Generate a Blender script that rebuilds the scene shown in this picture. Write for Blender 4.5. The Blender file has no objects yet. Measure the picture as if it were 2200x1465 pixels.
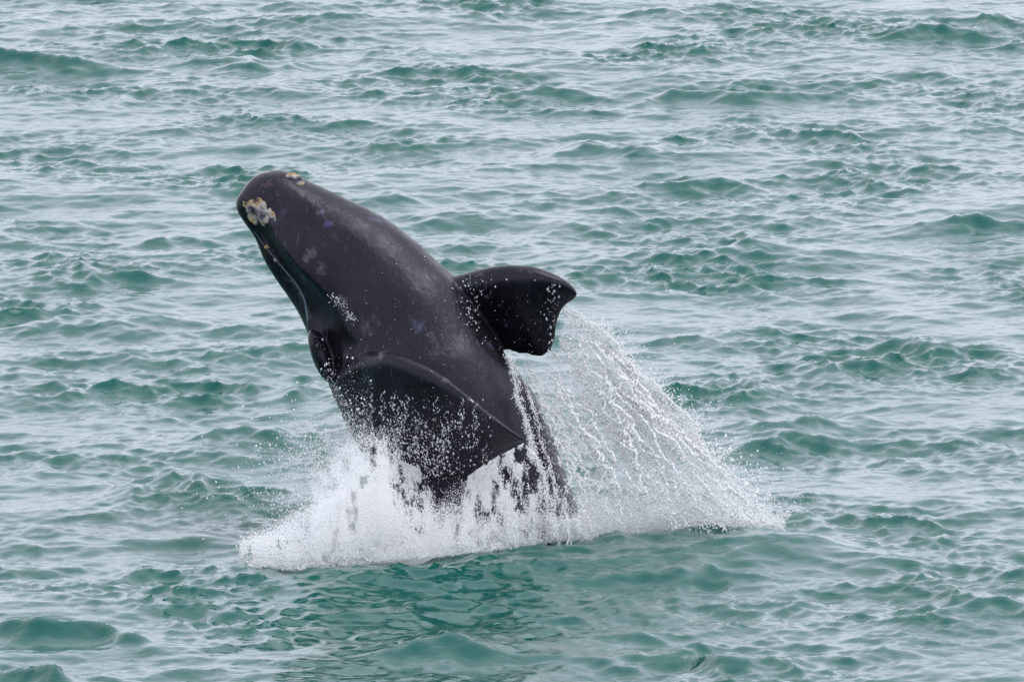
import bpy, math, random
import numpy as np
from mathutils import Vector, Matrix
from mathutils.bvhtree import BVHTree

random.seed(7)
rng = np.random.default_rng(11)
scene = bpy.context.scene
COL = scene.collection

# ------------------------------------------------------------------ camera
# a long lens on a cliff about 27 m above the sea, the whale about 200 m out
DIST = 200.0
PITCH = math.radians(7.0)
S = 0.006                      # metres per photo pixel at the whale
RIGHT = np.array([1.0, 0.0, 0.0])
UP = np.array([0.0, math.sin(PITCH), math.cos(PITCH)])
FWD = np.array([0.0, math.cos(PITCH), -math.sin(PITCH)])
CENTRE = RIGHT * (100 * S) + UP * (407.5 * S)
CAM = CENTRE - FWD * DIST
cd = bpy.data.cameras.new('camera')
cd.sensor_width = 36.0
cd.lens = 36.0 * DIST / (2200 * S)
cd.clip_start = 1.0
cd.clip_end = 30000.0
cam = bpy.data.objects.new('camera', cd)
COL.objects.link(cam)
cam.matrix_world = Matrix(((RIGHT[0], UP[0], -FWD[0], CAM[0]),
                           (RIGHT[1], UP[1], -FWD[1], CAM[1]),
                           (RIGHT[2], UP[2], -FWD[2], CAM[2]),
                           (0, 0, 0, 1)))
scene.camera = cam

# ------------------------------------------------------------------ overcast sky and soft sun
SUN_EL, SUN_AZ = math.radians(62), math.radians(88)      # azimuth from +Y (away) towards +X (right)
world = bpy.data.worlds.new('World')
scene.world = world
world.use_nodes = True
wn, wl = world.node_tree.nodes, world.node_tree.links
wn.clear()
w_out = wn.new('ShaderNodeOutputWorld')
w_bg = wn.new('ShaderNodeBackground')
sky = wn.new('ShaderNodeTexSky')
sky.sky_type = 'NISHITA'
sky.sun_disc = False
sky.sun_elevation = SUN_EL
sky.sun_rotation = SUN_AZ
sky.dust_density = 4.0
sky.air_density = 1.0
hs = wn.new('ShaderNodeHueSaturation')
hs.inputs['Saturation'].default_value = 0.55
wl.new(sky.outputs[0], hs.inputs['Color'])
# cloud deck: even grey, a little brighter overhead, softly mottled
tc = wn.new('ShaderNodeTexCoord')
sep = wn.new('ShaderNodeSeparateXYZ')
wl.new(tc.outputs['Generated'], sep.inputs[0])
cn = wn.new('ShaderNodeTexNoise')
cn.inputs['Scale'].default_value = 3.0
cn.inputs['Detail'].default_value = 4.0
mp = wn.new('ShaderNodeMapping')
mp.inputs['Scale'].default_value = (1, 1, 3)
wl.new(tc.outputs['Generated'], mp.inputs[0])
wl.new(mp.outputs[0], cn.inputs['Vector'])
el = wn.new('ShaderNodeMapRange')
el.inputs['From Min'].default_value = 0.0
el.inputs['From Max'].default_value = 1.0
el.inputs['To Min'].default_value = 14.2
el.inputs['To Max'].default_value = 11.5
wl.new(sep.outputs['Z'], el.inputs['Value'])
mot = wn.new('ShaderNodeMapRange')
mot.inputs['From Min'].default_value = 0.3
mot.inputs['From Max'].default_value = 0.7
mot.inputs['To Min'].default_value = 0.82
mot.inputs['To Max'].default_value = 1.18
wl.new(cn.outputs['Fac'], mot.inputs['Value'])
mul = wn.new('ShaderNodeMath'); mul.operation = 'MULTIPLY'
wl.new(el.outputs[0], mul.inputs[0]); wl.new(mot.outputs[0], mul.inputs[1])
deck = wn.new('ShaderNodeVectorMath'); deck.operation = 'SCALE'
deck.inputs[0].default_value = (0.97, 1.0, 1.15)
wl.new(mul.outputs[0], deck.inputs['Scale'])
mixw = wn.new('ShaderNodeMix'); mixw.data_type = 'RGBA'
mixw.inputs['Factor'].default_value = 0.75
wl.new(hs.outputs[0], mixw.inputs[6]); wl.new(deck.outputs[0], mixw.inputs[7])
wl.new(mixw.outputs[2], w_bg.inputs['Color'])
w_bg.inputs['Strength'].default_value = 0.095
wl.new(w_bg.outputs[0], w_out.inputs[0])

sd = bpy.data.lights.new('sun', 'SUN')
sd.energy = 0.9
sd.angle = math.radians(32)
sd.color = (1.0, 0.985, 0.965)
sun = bpy.data.objects.new('sun', sd)
COL.objects.link(sun)
sdir = Vector((math.sin(SUN_AZ) * math.cos(SUN_EL), math.cos(SUN_AZ) * math.cos(SUN_EL), math.sin(SUN_EL)))
sun.rotation_euler = sdir.to_track_quat('Z', 'Y').to_euler()
sun.location = sdir * 200

scene.view_settings.view_transform = 'Standard'
scene.view_settings.look = 'None'
scene.view_settings.exposure = 0.31
scene.view_settings.gamma = 1.0
scene.render.engine = 'CYCLES'
scene.cycles.use_denoising = True
scene.cycles.denoiser = 'OPENIMAGEDENOISE'
scene.cycles.max_bounces = 16
scene.cycles.diffuse_bounces = 14
scene.cycles.transmission_bounces = 10
scene.cycles.glossy_bounces = 4

# ------------------------------------------------------------------ helpers
def at(px, py, w=0.0):
    """point seen at photo pixel (px, py), w metres nearer to the lens than the whale's axis"""
    px = np.asarray(px, float); py = np.asarray(py, float); w = np.asarray(w, float)
    k = (DIST - w)[..., None]
    d = RIGHT * ((px - 1100) * S / DIST)[..., None] + UP * ((732.5 - py) * S / DIST)[..., None] + FWD
    return CAM + d * k

def on_sea(px, py, z=0.0):
    px = np.asarray(px, float); py = np.asarray(py, float)
    d = RIGHT * ((px - 1100) * S / DIST)[..., None] + UP * ((732.5 - py) * S / DIST)[..., None] + FWD
    k = (z - CAM[2]) / d[..., 2]
    return CAM + d * k[..., None]

def mesh_obj(name, verts, faces, mat=None, parent=None, smooth=True):
    me = bpy.data.meshes.new(name)
    verts = np.asarray(verts, np.float32); faces = np.asarray(faces, np.int32)
    nf, k = faces.shape
    me.vertices.add(len(verts)); me.vertices.foreach_set('co', verts.ravel())
    me.loops.add(nf * k); me.loops.foreach_set('vertex_index', faces.ravel())
    me.polygons.add(nf)
    me.polygons.foreach_set('loop_start', np.arange(0, nf * k, k, dtype=np.int32))
    me.polygons.foreach_set('loop_total', np.full(nf, k, np.int32))
    me.update(calc_edges=True)
    me.validate()
    if smooth:
        me.polygons.foreach_set('use_smooth', np.ones(len(me.polygons), bool))
    if mat: me.materials.append(mat)
    o = bpy.data.objects.new(name, me)
    COL.objects.link(o)
    if parent: o.parent = parent
    return o

def grid_faces(nu, nv, close_u=False):
    i = np.arange(nu if close_u else nu - 1); j = np.arange(nv - 1)
    I, J = np.meshgrid(i, j, indexing='ij')
    I2 = (I + 1) % nu
    return np.stack([I * nv + J, I2 * nv + J, I2 * nv + J + 1, I * nv + J + 1], -1).reshape(-1, 4)

_lat = rng.random((256, 256))
def vnoise(x, y):
    x = np.asarray(x, float); y = np.asarray(y, float)
    xi = np.floor(x).astype(int); yi = np.floor(y).astype(int)
    fx = x - xi; fy = y - yi
    fx = fx * fx * (3 - 2 * fx); fy = fy * fy * (3 - 2 * fy)
    a = _lat[xi & 255, yi & 255]; b = _lat[(xi + 1) & 255, yi & 255]
    c = _lat[xi & 255, (yi + 1) & 255]; d = _lat[(xi + 1) & 255, (yi + 1) & 255]
    return (a * (1 - fx) + b * fx) * (1 - fy) + (c * (1 - fx) + d * fx) * fy
def fbm(x, y, o=4):
    s = 0; a = 0.5; t = 0
    for k in range(o):
        s = s + a * vnoise(x * 2 ** k + 17.3 * k, y * 2 ** k + 5.1 * k); t += a; a *= 0.5
    return s / t

def new_mat(name):
    m = bpy.data.materials.new(name); m.use_nodes = True
    return m, m.node_tree.nodes, m.node_tree.links, m.node_tree.nodes['Principled BSDF']

def ramp(n, stops):
    r = n.new('ShaderNodeValToRGB')
    e = r.color_ramp.elements
    while len(e) < len(stops): e.new(0.5)
    for k, (p, c) in enumerate(stops):
        e[k].position = p; e[k].color = c if len(c) == 4 else (*c, 1)
    return r

# ------------------------------------------------------------------ the sea: one sheet out to the horizon
def sea_fields(N, L, seed):
    r = np.random.default_rng(seed)
    k1 = np.fft.fftfreq(N, 1.0 / N) * 2 * np.pi / L
    KX, KY = np.meshgrid(k1, k1, indexing='ij')
    K = np.hypot(KX, KY); K[0, 0] = 1e9
    def spec(peak_l, wind, spread, amp, lmin=0.0, fl=0.06):
        kp = 2 * np.pi / peak_l
        P = np.exp(-1.25 * (kp / K) ** 2) / K ** 4
        c = np.abs((KX * wind[0] + KY * wind[1]) / K)
        P *= fl + c ** spread
        P *= np.exp(-(K * lmin) ** 2)
        P[0, 0] = 0
        return P / P.sum() * amp ** 2
    def inv(F): return np.real(np.fft.ifft2(F)) * N * N
    def band(P):
        g = (r.normal(size=(N, N)) + 1j * r.normal(size=(N, N))) * np.sqrt(P)
        return inv(g), inv(1j * KX / K * g), inv(1j * KY / K * g)
    swell = band(spec(8.0, (0.22, -0.975), 4, 0.041))
    chop = band(spec(2.1, (-0.25, -0.968), 1.3, 0.0185, 0.010, .22))
    rip = band(spec(0.55, (0.35, -0.93), 1.0, 0.0038, 0.007, .35))
    # gusts: the short waves come in patches and ride the swell's crests
    gust = inv((r.normal(size=(N, N)) + 1j * r.normal(size=(N, N))) * np.sqrt(spec(9.0, (0.3, 0.95), 0.1, 1.0, 0.5)))
    gust = np.clip(0.9 + 0.5 * gust, 0.25, 2.4)
    ride = np.clip(1 + swell[0] / 0.09, 0.4, 2.0)
    f = [swell[i] + chop[i] * gust + rip[i] * gust * ride for i in range(3)]
    return f[0], f[1], f[2], swell[0] + chop[0] * gust

SEA_L, SEA_N, SEA_X = 46.0, 1536, 1.4      # SEA_X: how much shorter the crests run than in the plain spectrum
SH, SDX, SDY, SLO = sea_fields(SEA_N, SEA_L, 5)

def sea_sample(F, X, Y):
    u = (X * SEA_X / SEA_L) % 1.0 * SEA_N; v = (Y / SEA_L) % 1.0 * SEA_N
    i = np.floor(u).astype(int); j = np.floor(v).astype(int)
    fu = u - i; fv = v - j; N = SEA_N
    i %= N; j %= N
    return ((F[i, j] * (1 - fu) + F[(i + 1) % N, j] * fu) * (1 - fv)
            + (F[i, (j + 1) % N] * (1 - fu) + F[(i + 1) % N, (j + 1) % N] * fu) * fv)

# single steeper waves that stand out in the photograph: crest pixel, length, height, tilt of the crest
CRESTS = [(60, 122, 2.0, .30, -.35), (490, 130, 1.1, .24, 0), (1640, 210, 2.0, .22, .05), (1170, 205, 1.2, .16, 0),
          (2100, 55, 1.3, .25, .1), (1980, 75, 1.2, .18, 0), (1310, 318, .8, .18, 0), (1500, 385, 1.0, .15, .1), (2095, 470, 1.2, .30, -.1),
          (2030, 745, 1.5, .15, .1), (1870, 775, .9, .16, .4), (1640, 540, 1.1, .16, 0), (1745, 912, .8, .22, .1),
          (1600, 945, 1.2, .14, .1), (200, 695, 1.4, .18, 0), (560, 930, 1.2, .22, -.05), (390, 1045, 1.2, .2, -.1),
          (240, 590, .9, .16, 0), (1000, 1395, .9, .2, 0), (2140, 1310, 1.0, .28, 0), (1500, 835, .8, .1, 0),
          (120, 1345, 1.3, .2, -.35), (640, 850, .5, .12, 0), (90, 1455, 1.0, .22, -.3), (1420, 210, 1.2, .12, .05), (830, 415, .5, .12, 0),
          (1560, 1400, 1.0, .18, -.1), (1470, 1230, .7, .14, 0)]
# the swell that stands in front of the splash, from lower left up to the right
RIDGE_A = on_sea(520, 1270)[:2]; RIDGE_B = on_sea(1760, 1180)[:2]

def sea_height(X, Y):
    Z = sea_sample(SH, X, Y)
    shp = Z.shape
    Z = Z.ravel().copy(); XF = np.broadcast_to(X, shp).ravel(); YF = np.broadcast_to(Y, shp).ravel()
    for (px, py, ln, ht, tl) in CRESTS:
        c = on_sea(px, py, ht * 0.6)
        idx = np.nonzero((np.abs(XF - c[0]) < ln * 2.6 + .5) & (np.abs(YF - c[1] - tl * 2.0 * (XF - c[0])) < 6.0))[0]
        if len(idx) == 0: continue
        x = XF[idx]; y = YF[idx]
        u = x - c[0]; v = (y - c[1]) - tl * 2.0 * u
        v = v + 1.1 * (fbm(x * .9 + px, y * .5, 3) - .5) * 2; u = u + .8 * (fbm(x * .7 + 50, y * .4 + py, 2) - .5)
        d = np.where(v > 0, v / (0.55 + ht), v / (0.42 + ht))
        wob = 1 + 0.55 * (fbm(u * 1.8 + px, v * 1.1, 4) - 0.5) * 2
        Z[idx] += ht * np.exp(-(u / ln) ** 2) * np.exp(0.25 - np.sqrt(d * d * 2.2 + 0.0625)) * wob
    # water stirred up round the breach
    r2 = (XF / 4.2) ** 2 + ((YF + 4.5) / 6.5) ** 2
    idx = np.nonzero(r2 < 4)[0]
    if len(idx):
        x = XF[idx]; y = YF[idx]
        a1 = 1 - 2 * np.abs(fbm(x * .95 + .25 * y, y * .95 - .12 * x + 3, 4) - .5)
        Z[idx] += .15 * np.exp(-r2[idx] * 1.2) * (a1 ** 2 - .72)
    Z = Z.reshape(shp)
    t = RIDGE_B - RIDGE_A; ln = np.hypot(*t); t = t / ln; n = np.array([-t[1], t[0]])
    a = (X - RIDGE_A[0]) * t[0] + (Y - RIDGE_A[1]) * t[1]
    b = (X - RIDGE_A[0]) * n[0] + (Y - RIDGE_A[1]) * n[1] + 0.25 * np.sin(a * 1.1)
    prof = 1 / np.cosh(np.clip(b / np.where(b > 0, 0.9, 0.85), -20, 20))
    amp = 0.15 * (0.5 + 0.5 * np.clip(a / ln, 0, 1)) * (1 + 0.3 * (vnoise(a * 1.3, b * 0.7 + 3) - 0.5) * 2)
    env = np.exp(-np.clip((np.abs(a - ln / 2) - ln * 0.46) / 0.9, 0, None) ** 2)
    Z = Z + amp * prof * env
    return Z

def graded(a, b, step, n1, g1, n2, g2):
    core = np.arange(a, b + step / 2, step)
    out = []; s = step; x = 0
    for k in range(n1 + n2):
        s *= g1 if k < n1 else g2
        x += s; out.append(x)
    out = np.array(out)
    return np.concatenate([a - out[::-1], core, core[-1] + out])
gx = graded(-8.6, 9.4, 0.043, 70, 1.03, 66, 1.125)
gy = graded(-16.0, 72.0, 0.086, 42, 1.05, 62, 1.125)
X, Y = np.meshgrid(gx, gy, indexing='ij')
stepx = np.gradient(gx)[:, None] + 0 * Y; stepy = np.gradient(gy)[None, :] + 0 * X
st = np.maximum(stepx, stepy)
fine = np.clip(1 - (st - 0.1) / 0.35, 0, 1)
far = np.clip(1 - (st - 0.7) / 1.5, 0, 1)
hz = sea_height(X, Y)
Z = hz * fine + sea_sample(SLO, X, Y) * (1 - fine) * far
CHOP = 1.25
VX = X + CHOP / SEA_X * sea_sample(SDX, X, Y) * fine
VY = Y + CHOP * sea_sample(SDY, X, Y) * fine
sea_v = np.stack([VX, VY, Z], -1).reshape(-1, 3)

m_sea, n, l, b = new_mat('sea_water')
b.inputs['Base Color'].default_value = (0.001, 0.082, 0.063, 1)
b.inputs['Roughness'].default_value = 0.07
b.inputs['IOR'].default_value = 1.333
tcx = n.new('ShaderNodeTexCoord')
mpn = n.new('ShaderNodeMapping'); mpn.inputs['Scale'].default_value = (1.0, 1.25, 1.0)
l.new(tcx.outputs['Object'], mpn.inputs[0])
n1 = n.new('ShaderNodeTexNoise'); n1.inputs['Scale'].default_value = 4.5; n1.inputs['Detail'].default_value = 5; n1.inputs['Roughness'].default_value = 0.55
n1.inputs['Distortion'].default_value = 0.6
l.new(mpn.outputs[0], n1.inputs['Vector'])
bp = n.new('ShaderNodeBump'); bp.inputs['Strength'].default_value = 1.0; bp.inputs['Distance'].default_value = 0.010
l.new(n1.outputs['Fac'], bp.inputs['Height'])
l.new(bp.outputs[0], b.inputs['Normal'])
sea = mesh_obj('sea', sea_v, grid_faces(len(gx), len(gy)), m_sea)
sea['kind'] = 'structure'
sea['label'] = 'choppy grey green sea surface around the whale'


# ------------------------------------------------------------------ the whale
# cross sections down the body, as pairs of outline points (left, right) with the depth of the front and back
STATIONS = [  # Lx, Ly, Rx, Ry, front depth, lip position, ridge position, how strongly the jaw is keeled
    (511, 424, 524, 400, .80, 0, 0, 0), (507, 434, 556, 374, .85, .06, .25, .3), (511, 456, 612, 367, .9, .07, .25, .6), (528, 483, 664, 390, .95, .08, .22, .9),
    (548, 512, 712, 412, .95, .085, .20, 1), (568, 560, 773, 440, .95, .10, .20, 1), (594, 602, 830, 471, .95, .10, .20, 1), (622, 642, 888, 514, .95, .085, .215, 1),
    (646, 682, 938, 560, .95, .05, .235, 1), (668, 733, 985, 606, .95, .03, .24, .75), (690, 785, 1032, 680, .97, .03, .24, .4), (712, 840, 1075, 745, 1.0, 0, 0, 0),
    (738, 900, 1115, 800, 1.0, 0, 0, 0), (770, 962, 1152, 855, 1.0, 0, 0, 0), (803, 1030, 1192, 950, 1.0, 0, 0, 0), (828, 1110, 1226, 1050, 1.0, 0, 0, 0),
    (850, 1200, 1256, 1140, 1.0, 0, 0, 0), (872, 1320, 1272, 1262, 1.0, 0, 0, 0), (905, 1450, 1262, 1410, .95, 0, 0, 0), (960, 1600, 1230, 1580, .9, 0, 0, 0), (1040, 1720, 1150, 1715, .7, 0, 0, 0)]
ST = np.array(STATIONS, float)

def smooth_rows(A, m):
    """Catmull-Rom resampling of the rows of A, m steps per span"""
    P = np.vstack([2 * A[0] - A[1], A, 2 * A[-1] - A[-2]])
    out = []
    for i in range(1, len(P) - 2):
        for k in range(m):
            t = k / m
            out.append(0.5 * (2 * P[i] + (P[i + 1] - P[i - 1]) * t + (2 * P[i - 1] - 5 * P[i] + 4 * P[i + 1] - P[i + 2]) * t * t
                              + (3 * P[i] - P[i - 1] - 3 * P[i + 1] + P[i + 2]) * t ** 3))
    out.append(P[-2])
    return np.array(out)

def sstep(x, a, b):
    t = np.clip((x - a) / (b - a), 0, 1)
    return t * t * (3 - 2 * t)

def loft_body():
    R = smooth_rows(ST, 8)
    th = np.linspace(0, 2 * np.pi, 192, endpoint=False)       # 0 = right edge, pi/2 = towards the lens
    rows = []
    for (lx, ly, rx, ry, fd, lip, ridge, keel) in R:
        half = 0.5 * math.hypot(rx - lx, ry - ly)
        c = np.cos(th); s_ = np.sin(th)
        t = np.sign(c) * np.abs(c) ** 0.95                     # across, -1 left .. 1 right
        d = np.abs(s_) ** 0.92 * np.sign(s_)
        w = half * np.where(d > 0, fd * d, 0.85 * d)
        u = (t + 1) / 2                                        # 0 left .. 1 right
        if keel > 0.01:
            k = min(keel, 1.0)
            # the flank of the lower lip is steep and slightly hollow between lip and jaw ridge
            full = half * fd
            strip = full * 0.30 * np.sqrt(np.clip(u / max(lip, .01), 0, 1))
            prof = np.where(u < lip, strip,
                   np.where(u < ridge, full * (0.24 + 0.52 * np.clip((u - lip) / (ridge - lip), 0, 1) ** 1.5), 0))
            q_ = np.clip((u - ridge) / (1 - ridge), 0, 1)
            top = full * (0.76 + 0.30 * np.sin(q_ * np.pi * 0.6)) * np.sqrt(np.clip(1 - q_ ** 2.1, 0, 1))
            prof = np.where(u >= ridge, top, prof)
            w = np.where(d > 0, w * (1 - k) + prof * k, w)
        px = lx + (rx - lx) * u; py = ly + (ry - ly) * u
        rows.append(np.stack([px, py, w * S], -1))
    G = np.array(rows)
    nr, nc = G.shape[:2]
    V = at(G[..., 0], G[..., 1], G[..., 2]).reshape(-1, 3)
    i = np.arange(nr - 1); j = np.arange(nc)
    I, J = np.meshgrid(i, j, indexing='ij')
    F = [tuple(f) for f in np.stack([I * nc + J, (I + 1) * nc + J, (I + 1) * nc + (J + 1) % nc, I * nc + (J + 1) % nc], -1).reshape(-1, 4)]
    V = np.vstack([V, V[:nc].mean(0), V[-nc:].mean(0)])
    a, b_ = nr * nc, nr * nc + 1
    F += [(a, k, (k + 1) % nc) for k in range(nc)]
    F += [(b_, (nr - 1) * nc + (k + 1) % nc, (nr - 1) * nc + k) for k in range(nc)]
    return V, F

def loft_flipper(lead, trail, thick, nose=0.16):
    """a paddle between a leading and a trailing edge; rows of (px, py, w), thickness in pixels root -> tip"""
    lead = smooth_rows(np.array(lead, float), 6); trail = smooth_rows(np.array(trail, float), 6)
    n_ = 60
    def res(A):
        dd = np.r_[0, np.cumsum(np.hypot(*np.diff(A[:, :2], axis=0).T))]; dd /= dd[-1]
        q = np.linspace(0, 1, n_)
        return np.stack([np.interp(q, dd, A[:, k]) for k in range(3)], -1)
    lead, trail = res(lead), res(trail)
    q = np.linspace(0, 1, n_)
    trail[:, 1] += 9 * (fbm(q * 14, q * 0 + thick[0], 3) - .5) * np.sin(np.pi * q); lead[:, 1] += 5 * (fbm(q * 11, q * 0 + 3 + thick[0], 3) - .5) * np.sin(np.pi * q)
    tk = np.interp(q, np.linspace(0, 1, len(thick)), thick)
    m_ = 24
    # closed aerofoil: parameter runs over the front side then back
    v = 0.5 * (1 - np.cos(np.linspace(0, np.pi, m_)))
    prof = np.where(v < nose, np.sqrt(np.clip(1 - ((v - nose) / nose) ** 2, 0, 1)), ((1 - v) / (1 - nose)) ** 0.75)
    prof = np.maximum(prof, 0.05)
    rows = []
    for k in range(n_):
        ch = trail[k] - lead[k]
        a = lead[k] + v[:, None] * ch
        fr = a.copy(); bk = a.copy()
        fr[:, 2] += tk[k] * prof * S; bk[:, 2] -= tk[k] * prof * S
        # a thick leading edge also swells upwards
        lift = tk[k] * 0.0
        rows.append(np.vstack([fr, bk[::-1]]))
    G = np.array(rows); nr, nc = G.shape[:2]
    V = at(G[..., 0], G[..., 1], G[..., 2]).reshape(-1, 3)
    F = []
    for i in range(nr - 1):
        for j in range(nc):
            F.append((i * nc + j, i * nc + (j + 1) % nc, (i + 1) * nc + (j + 1) % nc, (i + 1) * nc + j))
    V = np.vstack([V, V[:nc].mean(0), V[-nc:].mean(0)])
    a, b_ = nr * nc, nr * nc + 1
    F += [(a, (k + 1) % nc, k) for k in range(nc)]
    F += [(b_, (nr - 1) * nc + k, (nr - 1) * nc + (k + 1) % nc) for k in range(nc)]
    return V, F

def blob(px, py, w, ax, ay, aw, rot=0):
    """ellipsoid, radii in pixels, turned in the picture plane"""
    th = np.linspace(0, np.pi, 16); ph = np.linspace(0, 2 * np.pi, 24, endpoint=False)
    T, P = np.meshgrid(th, ph, indexing='ij')
    x = ax * np.sin(T) * np.cos(P); y = ay * np.sin(T) * np.sin(P); z = aw * np.cos(T)
    c, s_ = math.cos(rot), math.sin(rot)
    V = at(px + c * x - s_ * y, py + s_ * x + c * y, w + z * S).reshape(-1, 3)
    F = []
    for i in range(15):
        for j in range(24):
            F.append((i * 24 + j, (i + 1) * 24 + j, (i + 1) * 24 + (j + 1) % 24, i * 24 + (j + 1) % 24))
    return V, F

near_lead = [(720, 800, .30), (765, 764, .66), (808, 755, 1.05), (850, 758, 1.28), (890, 774, 1.45), (930, 795, 1.6), (970, 819, 1.75), (1010, 850, 1.87), (1050, 885, 1.97), (1092, 919, 2.05), (1127, 944, 2.08)]
near_trail = [(745, 915, .22), (790, 948, .5), (840, 975, .80), (890, 996, 1.0), (935, 1014, 1.14), (968, 1030, 1.24), (992, 1029, 1.32), (1022, 1007, 1.47), (1060, 977, 1.66), (1096, 959, 1.87), (1124, 949, 2.04)]
far_lead = [(915, 640, .0), (965, 600, .05), (1005, 585, .12), (1050, 574, .18), (1095, 569, .22), (1140, 572, .24), (1180, 584, .24), (1214, 601, .22), (1235, 620, .2), (1240, 632, .2)]
far_trail = [(1010, 790, -.45), (1050, 765, -.3), (1086, 755, -.24), (1120, 761, -.2), (1156, 767, -.16), (1180, 758, -.1), (1191, 732, -.04), (1197, 690, .04), (1211, 660, .12), (1232, 644, .18)]

parts = [loft_body(), loft_flipper(near_lead, near_trail, [50, 52, 46, 40, 32, 24, 9]),
         loft_flipper(far_lead, far_trail, [60, 52, 46, 42, 36, 28, 12], 0.22)]
# eye bulge, brow fold, chin pad
parts.append(blob(684, 748, .42, 17, 44, 30, math.radians(-22)))
parts.append(blob(690, 765, .40, 20, 60, 36, math.radians(-20)))
VV, FF, off = [], [], 0
for (v_, f_) in parts:
    VV.append(v_); FF += [tuple(int(i) + off for i in f) for f in f_]; off += len(v_)
raw = bpy.data.meshes.new('whale_raw')
raw.from_pydata(np.vstack(VV).tolist(), [], FF)
raw.update()
tmp = bpy.data.objects.new('whale_raw', raw); COL.objects.link(tmp)
md = tmp.modifiers.new('remesh', 'REMESH'); md.mode = 'VOXEL'; md.voxel_size = 0.025; md.adaptivity = 0.0
sm = tmp.modifiers.new('smooth', 'SMOOTH'); sm.factor = 0.5; sm.iterations = 2
dg = bpy.context.evaluated_depsgraph_get()
body_me = bpy.data.meshes.new_from_object(tmp.evaluated_get(dg))
bpy.data.objects.remove(tmp); bpy.data.meshes.remove(raw)
body_me.name = 'body'
body_me.polygons.foreach_set('use_smooth', np.ones(len(body_me.polygons), bool))

# skin: black, wet, mottled with grey; pale scratches and lilac scars
m_skin, n, l, b = new_mat('whale_skin')
tcx = n.new('ShaderNodeTexCoord')
na = n.new('ShaderNodeTexNoise'); na.inputs['Scale'].default_value = 1.6; na.inputs['Detail'].default_value = 6; na.inputs['Roughness'].default_value = 0.6
l.new(tcx.outputs['Object'], na.inputs['Vector'])
ra = ramp(n, [(0.35, (0.0016, 0.0016, 0.003)), (0.70, (0.0105, 0.0098, 0.0145))])
l.new(na.outputs['Fac'], ra.inputs[0])
nb = n.new('ShaderNodeTexNoise'); nb.inputs['Scale'].default_value = 2.3; nb.inputs['Detail'].default_value = 3
l.new(tcx.outputs['Object'], nb.inputs['Vector'])
rb = ramp(n, [(0.66, (0, 0, 0)), (0.78, (1, 1, 1))])
l.new(nb.outputs['Fac'], rb.inputs[0])
mx = n.new('ShaderNodeMix'); mx.data_type = 'RGBA'
l.new(rb.outputs[0], mx.inputs[0]); l.new(ra.outputs[0], mx.inputs[6]); mx.inputs[7].default_value = (0.055, 0.05, 0.085, 1)
# scratches: long thin noise along the body
mps = n.new('ShaderNodeMapping'); mps.inputs['Rotation'].default_value = (0, math.radians(-30), 0); mps.inputs['Scale'].default_value = (16, 16, 1.3)
l.new(tcx.outputs['Object'], mps.inputs[0])
ns = n.new('ShaderNodeTexNoise'); ns.inputs['Scale'].default_value = 1.5; ns.inputs['Detail'].default_value = 2
l.new(mps.outputs[0], ns.inputs['Vector'])
rs = ramp(n, [(0.64, (0, 0, 0)), (0.76, (1, 1, 1))])
l.new(ns.outputs['Fac'], rs.inputs[0])
sc = n.new('ShaderNodeMath'); sc.operation = 'MULTIPLY'; sc.inputs[1].default_value = 0.35
l.new(rs.outputs[0], sc.inputs[0])
mx2 = n.new('ShaderNodeMix'); mx2.data_type = 'RGBA'
l.new(sc.outputs[0], mx2.inputs[0]); l.new(mx.outputs[2], mx2.inputs[6]); mx2.inputs[7].default_value = (0.13, 0.12, 0.14, 1)
skin_col = mx2.outputs[2]; skin_b = b; skin_n = n; skin_l = l; skin_tc = tcx
nr_ = n.new('ShaderNodeTexNoise'); nr_.inputs['Scale'].default_value = 5; nr_.inputs['Detail'].default_value = 6
l.new(tcx.outputs['Object'], nr_.inputs['Vector'])
rr = n.new('ShaderNodeMapRange'); rr.inputs['From Min'].default_value = .3; rr.inputs['From Max'].default_value = .7; rr.inputs['To Min'].default_value = 0.22; rr.inputs['To Max'].default_value = 0.46
l.new(nr_.outputs['Fac'], rr.inputs['Value']); l.new(rr.outputs[0], b.inputs['Roughness'])
b.inputs['Specular IOR Level'].default_value = 0.33
b.inputs['Specular Tint'].default_value = (0.84, 0.84, 1.0, 1)
nbp = n.new('ShaderNodeTexNoise'); nbp.inputs['Scale'].default_value = 14; nbp.inputs['Detail'].default_value = 3
l.new(tcx.outputs['Object'], nbp.inputs['Vector'])
bmp = n.new('ShaderNodeBump'); bmp.inputs['Strength'].default_value = 0.45; bmp.inputs['Distance'].default_value = 0.025
mpw = n.new('ShaderNodeMapping'); mpw.inputs['Rotation'].default_value = (0, math.radians(-30), 0); mpw.inputs['Scale'].default_value = (5, 5, 1.1)
l.new(tcx.outputs['Object'], mpw.inputs[0])
nw = n.new('ShaderNodeTexNoise'); nw.inputs['Scale'].default_value = 1.3; nw.inputs['Detail'].default_value = 3; nw.inputs['Roughness'].default_value = .62; nw.inputs['Distortion'].default_value = .5
l.new(mpw.outputs[0], nw.inputs['Vector'])
hsum = n.new('ShaderNodeMath'); hsum.operation = 'MULTIPLY_ADD'; hsum.inputs[1].default_value = 1.2
nbs = n.new('ShaderNodeMath'); nbs.operation = 'MULTIPLY'; nbs.inputs[1].default_value = .3; l.new(nbp.outputs['Fac'], nbs.inputs[0])
l.new(nw.outputs['Fac'], hsum.inputs[0]); l.new(nbs.outputs[0], hsum.inputs[2])
l.new(hsum.outputs[0], bmp.inputs['Height']); l.new(bmp.outputs[0], b.inputs['Normal'])

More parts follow.
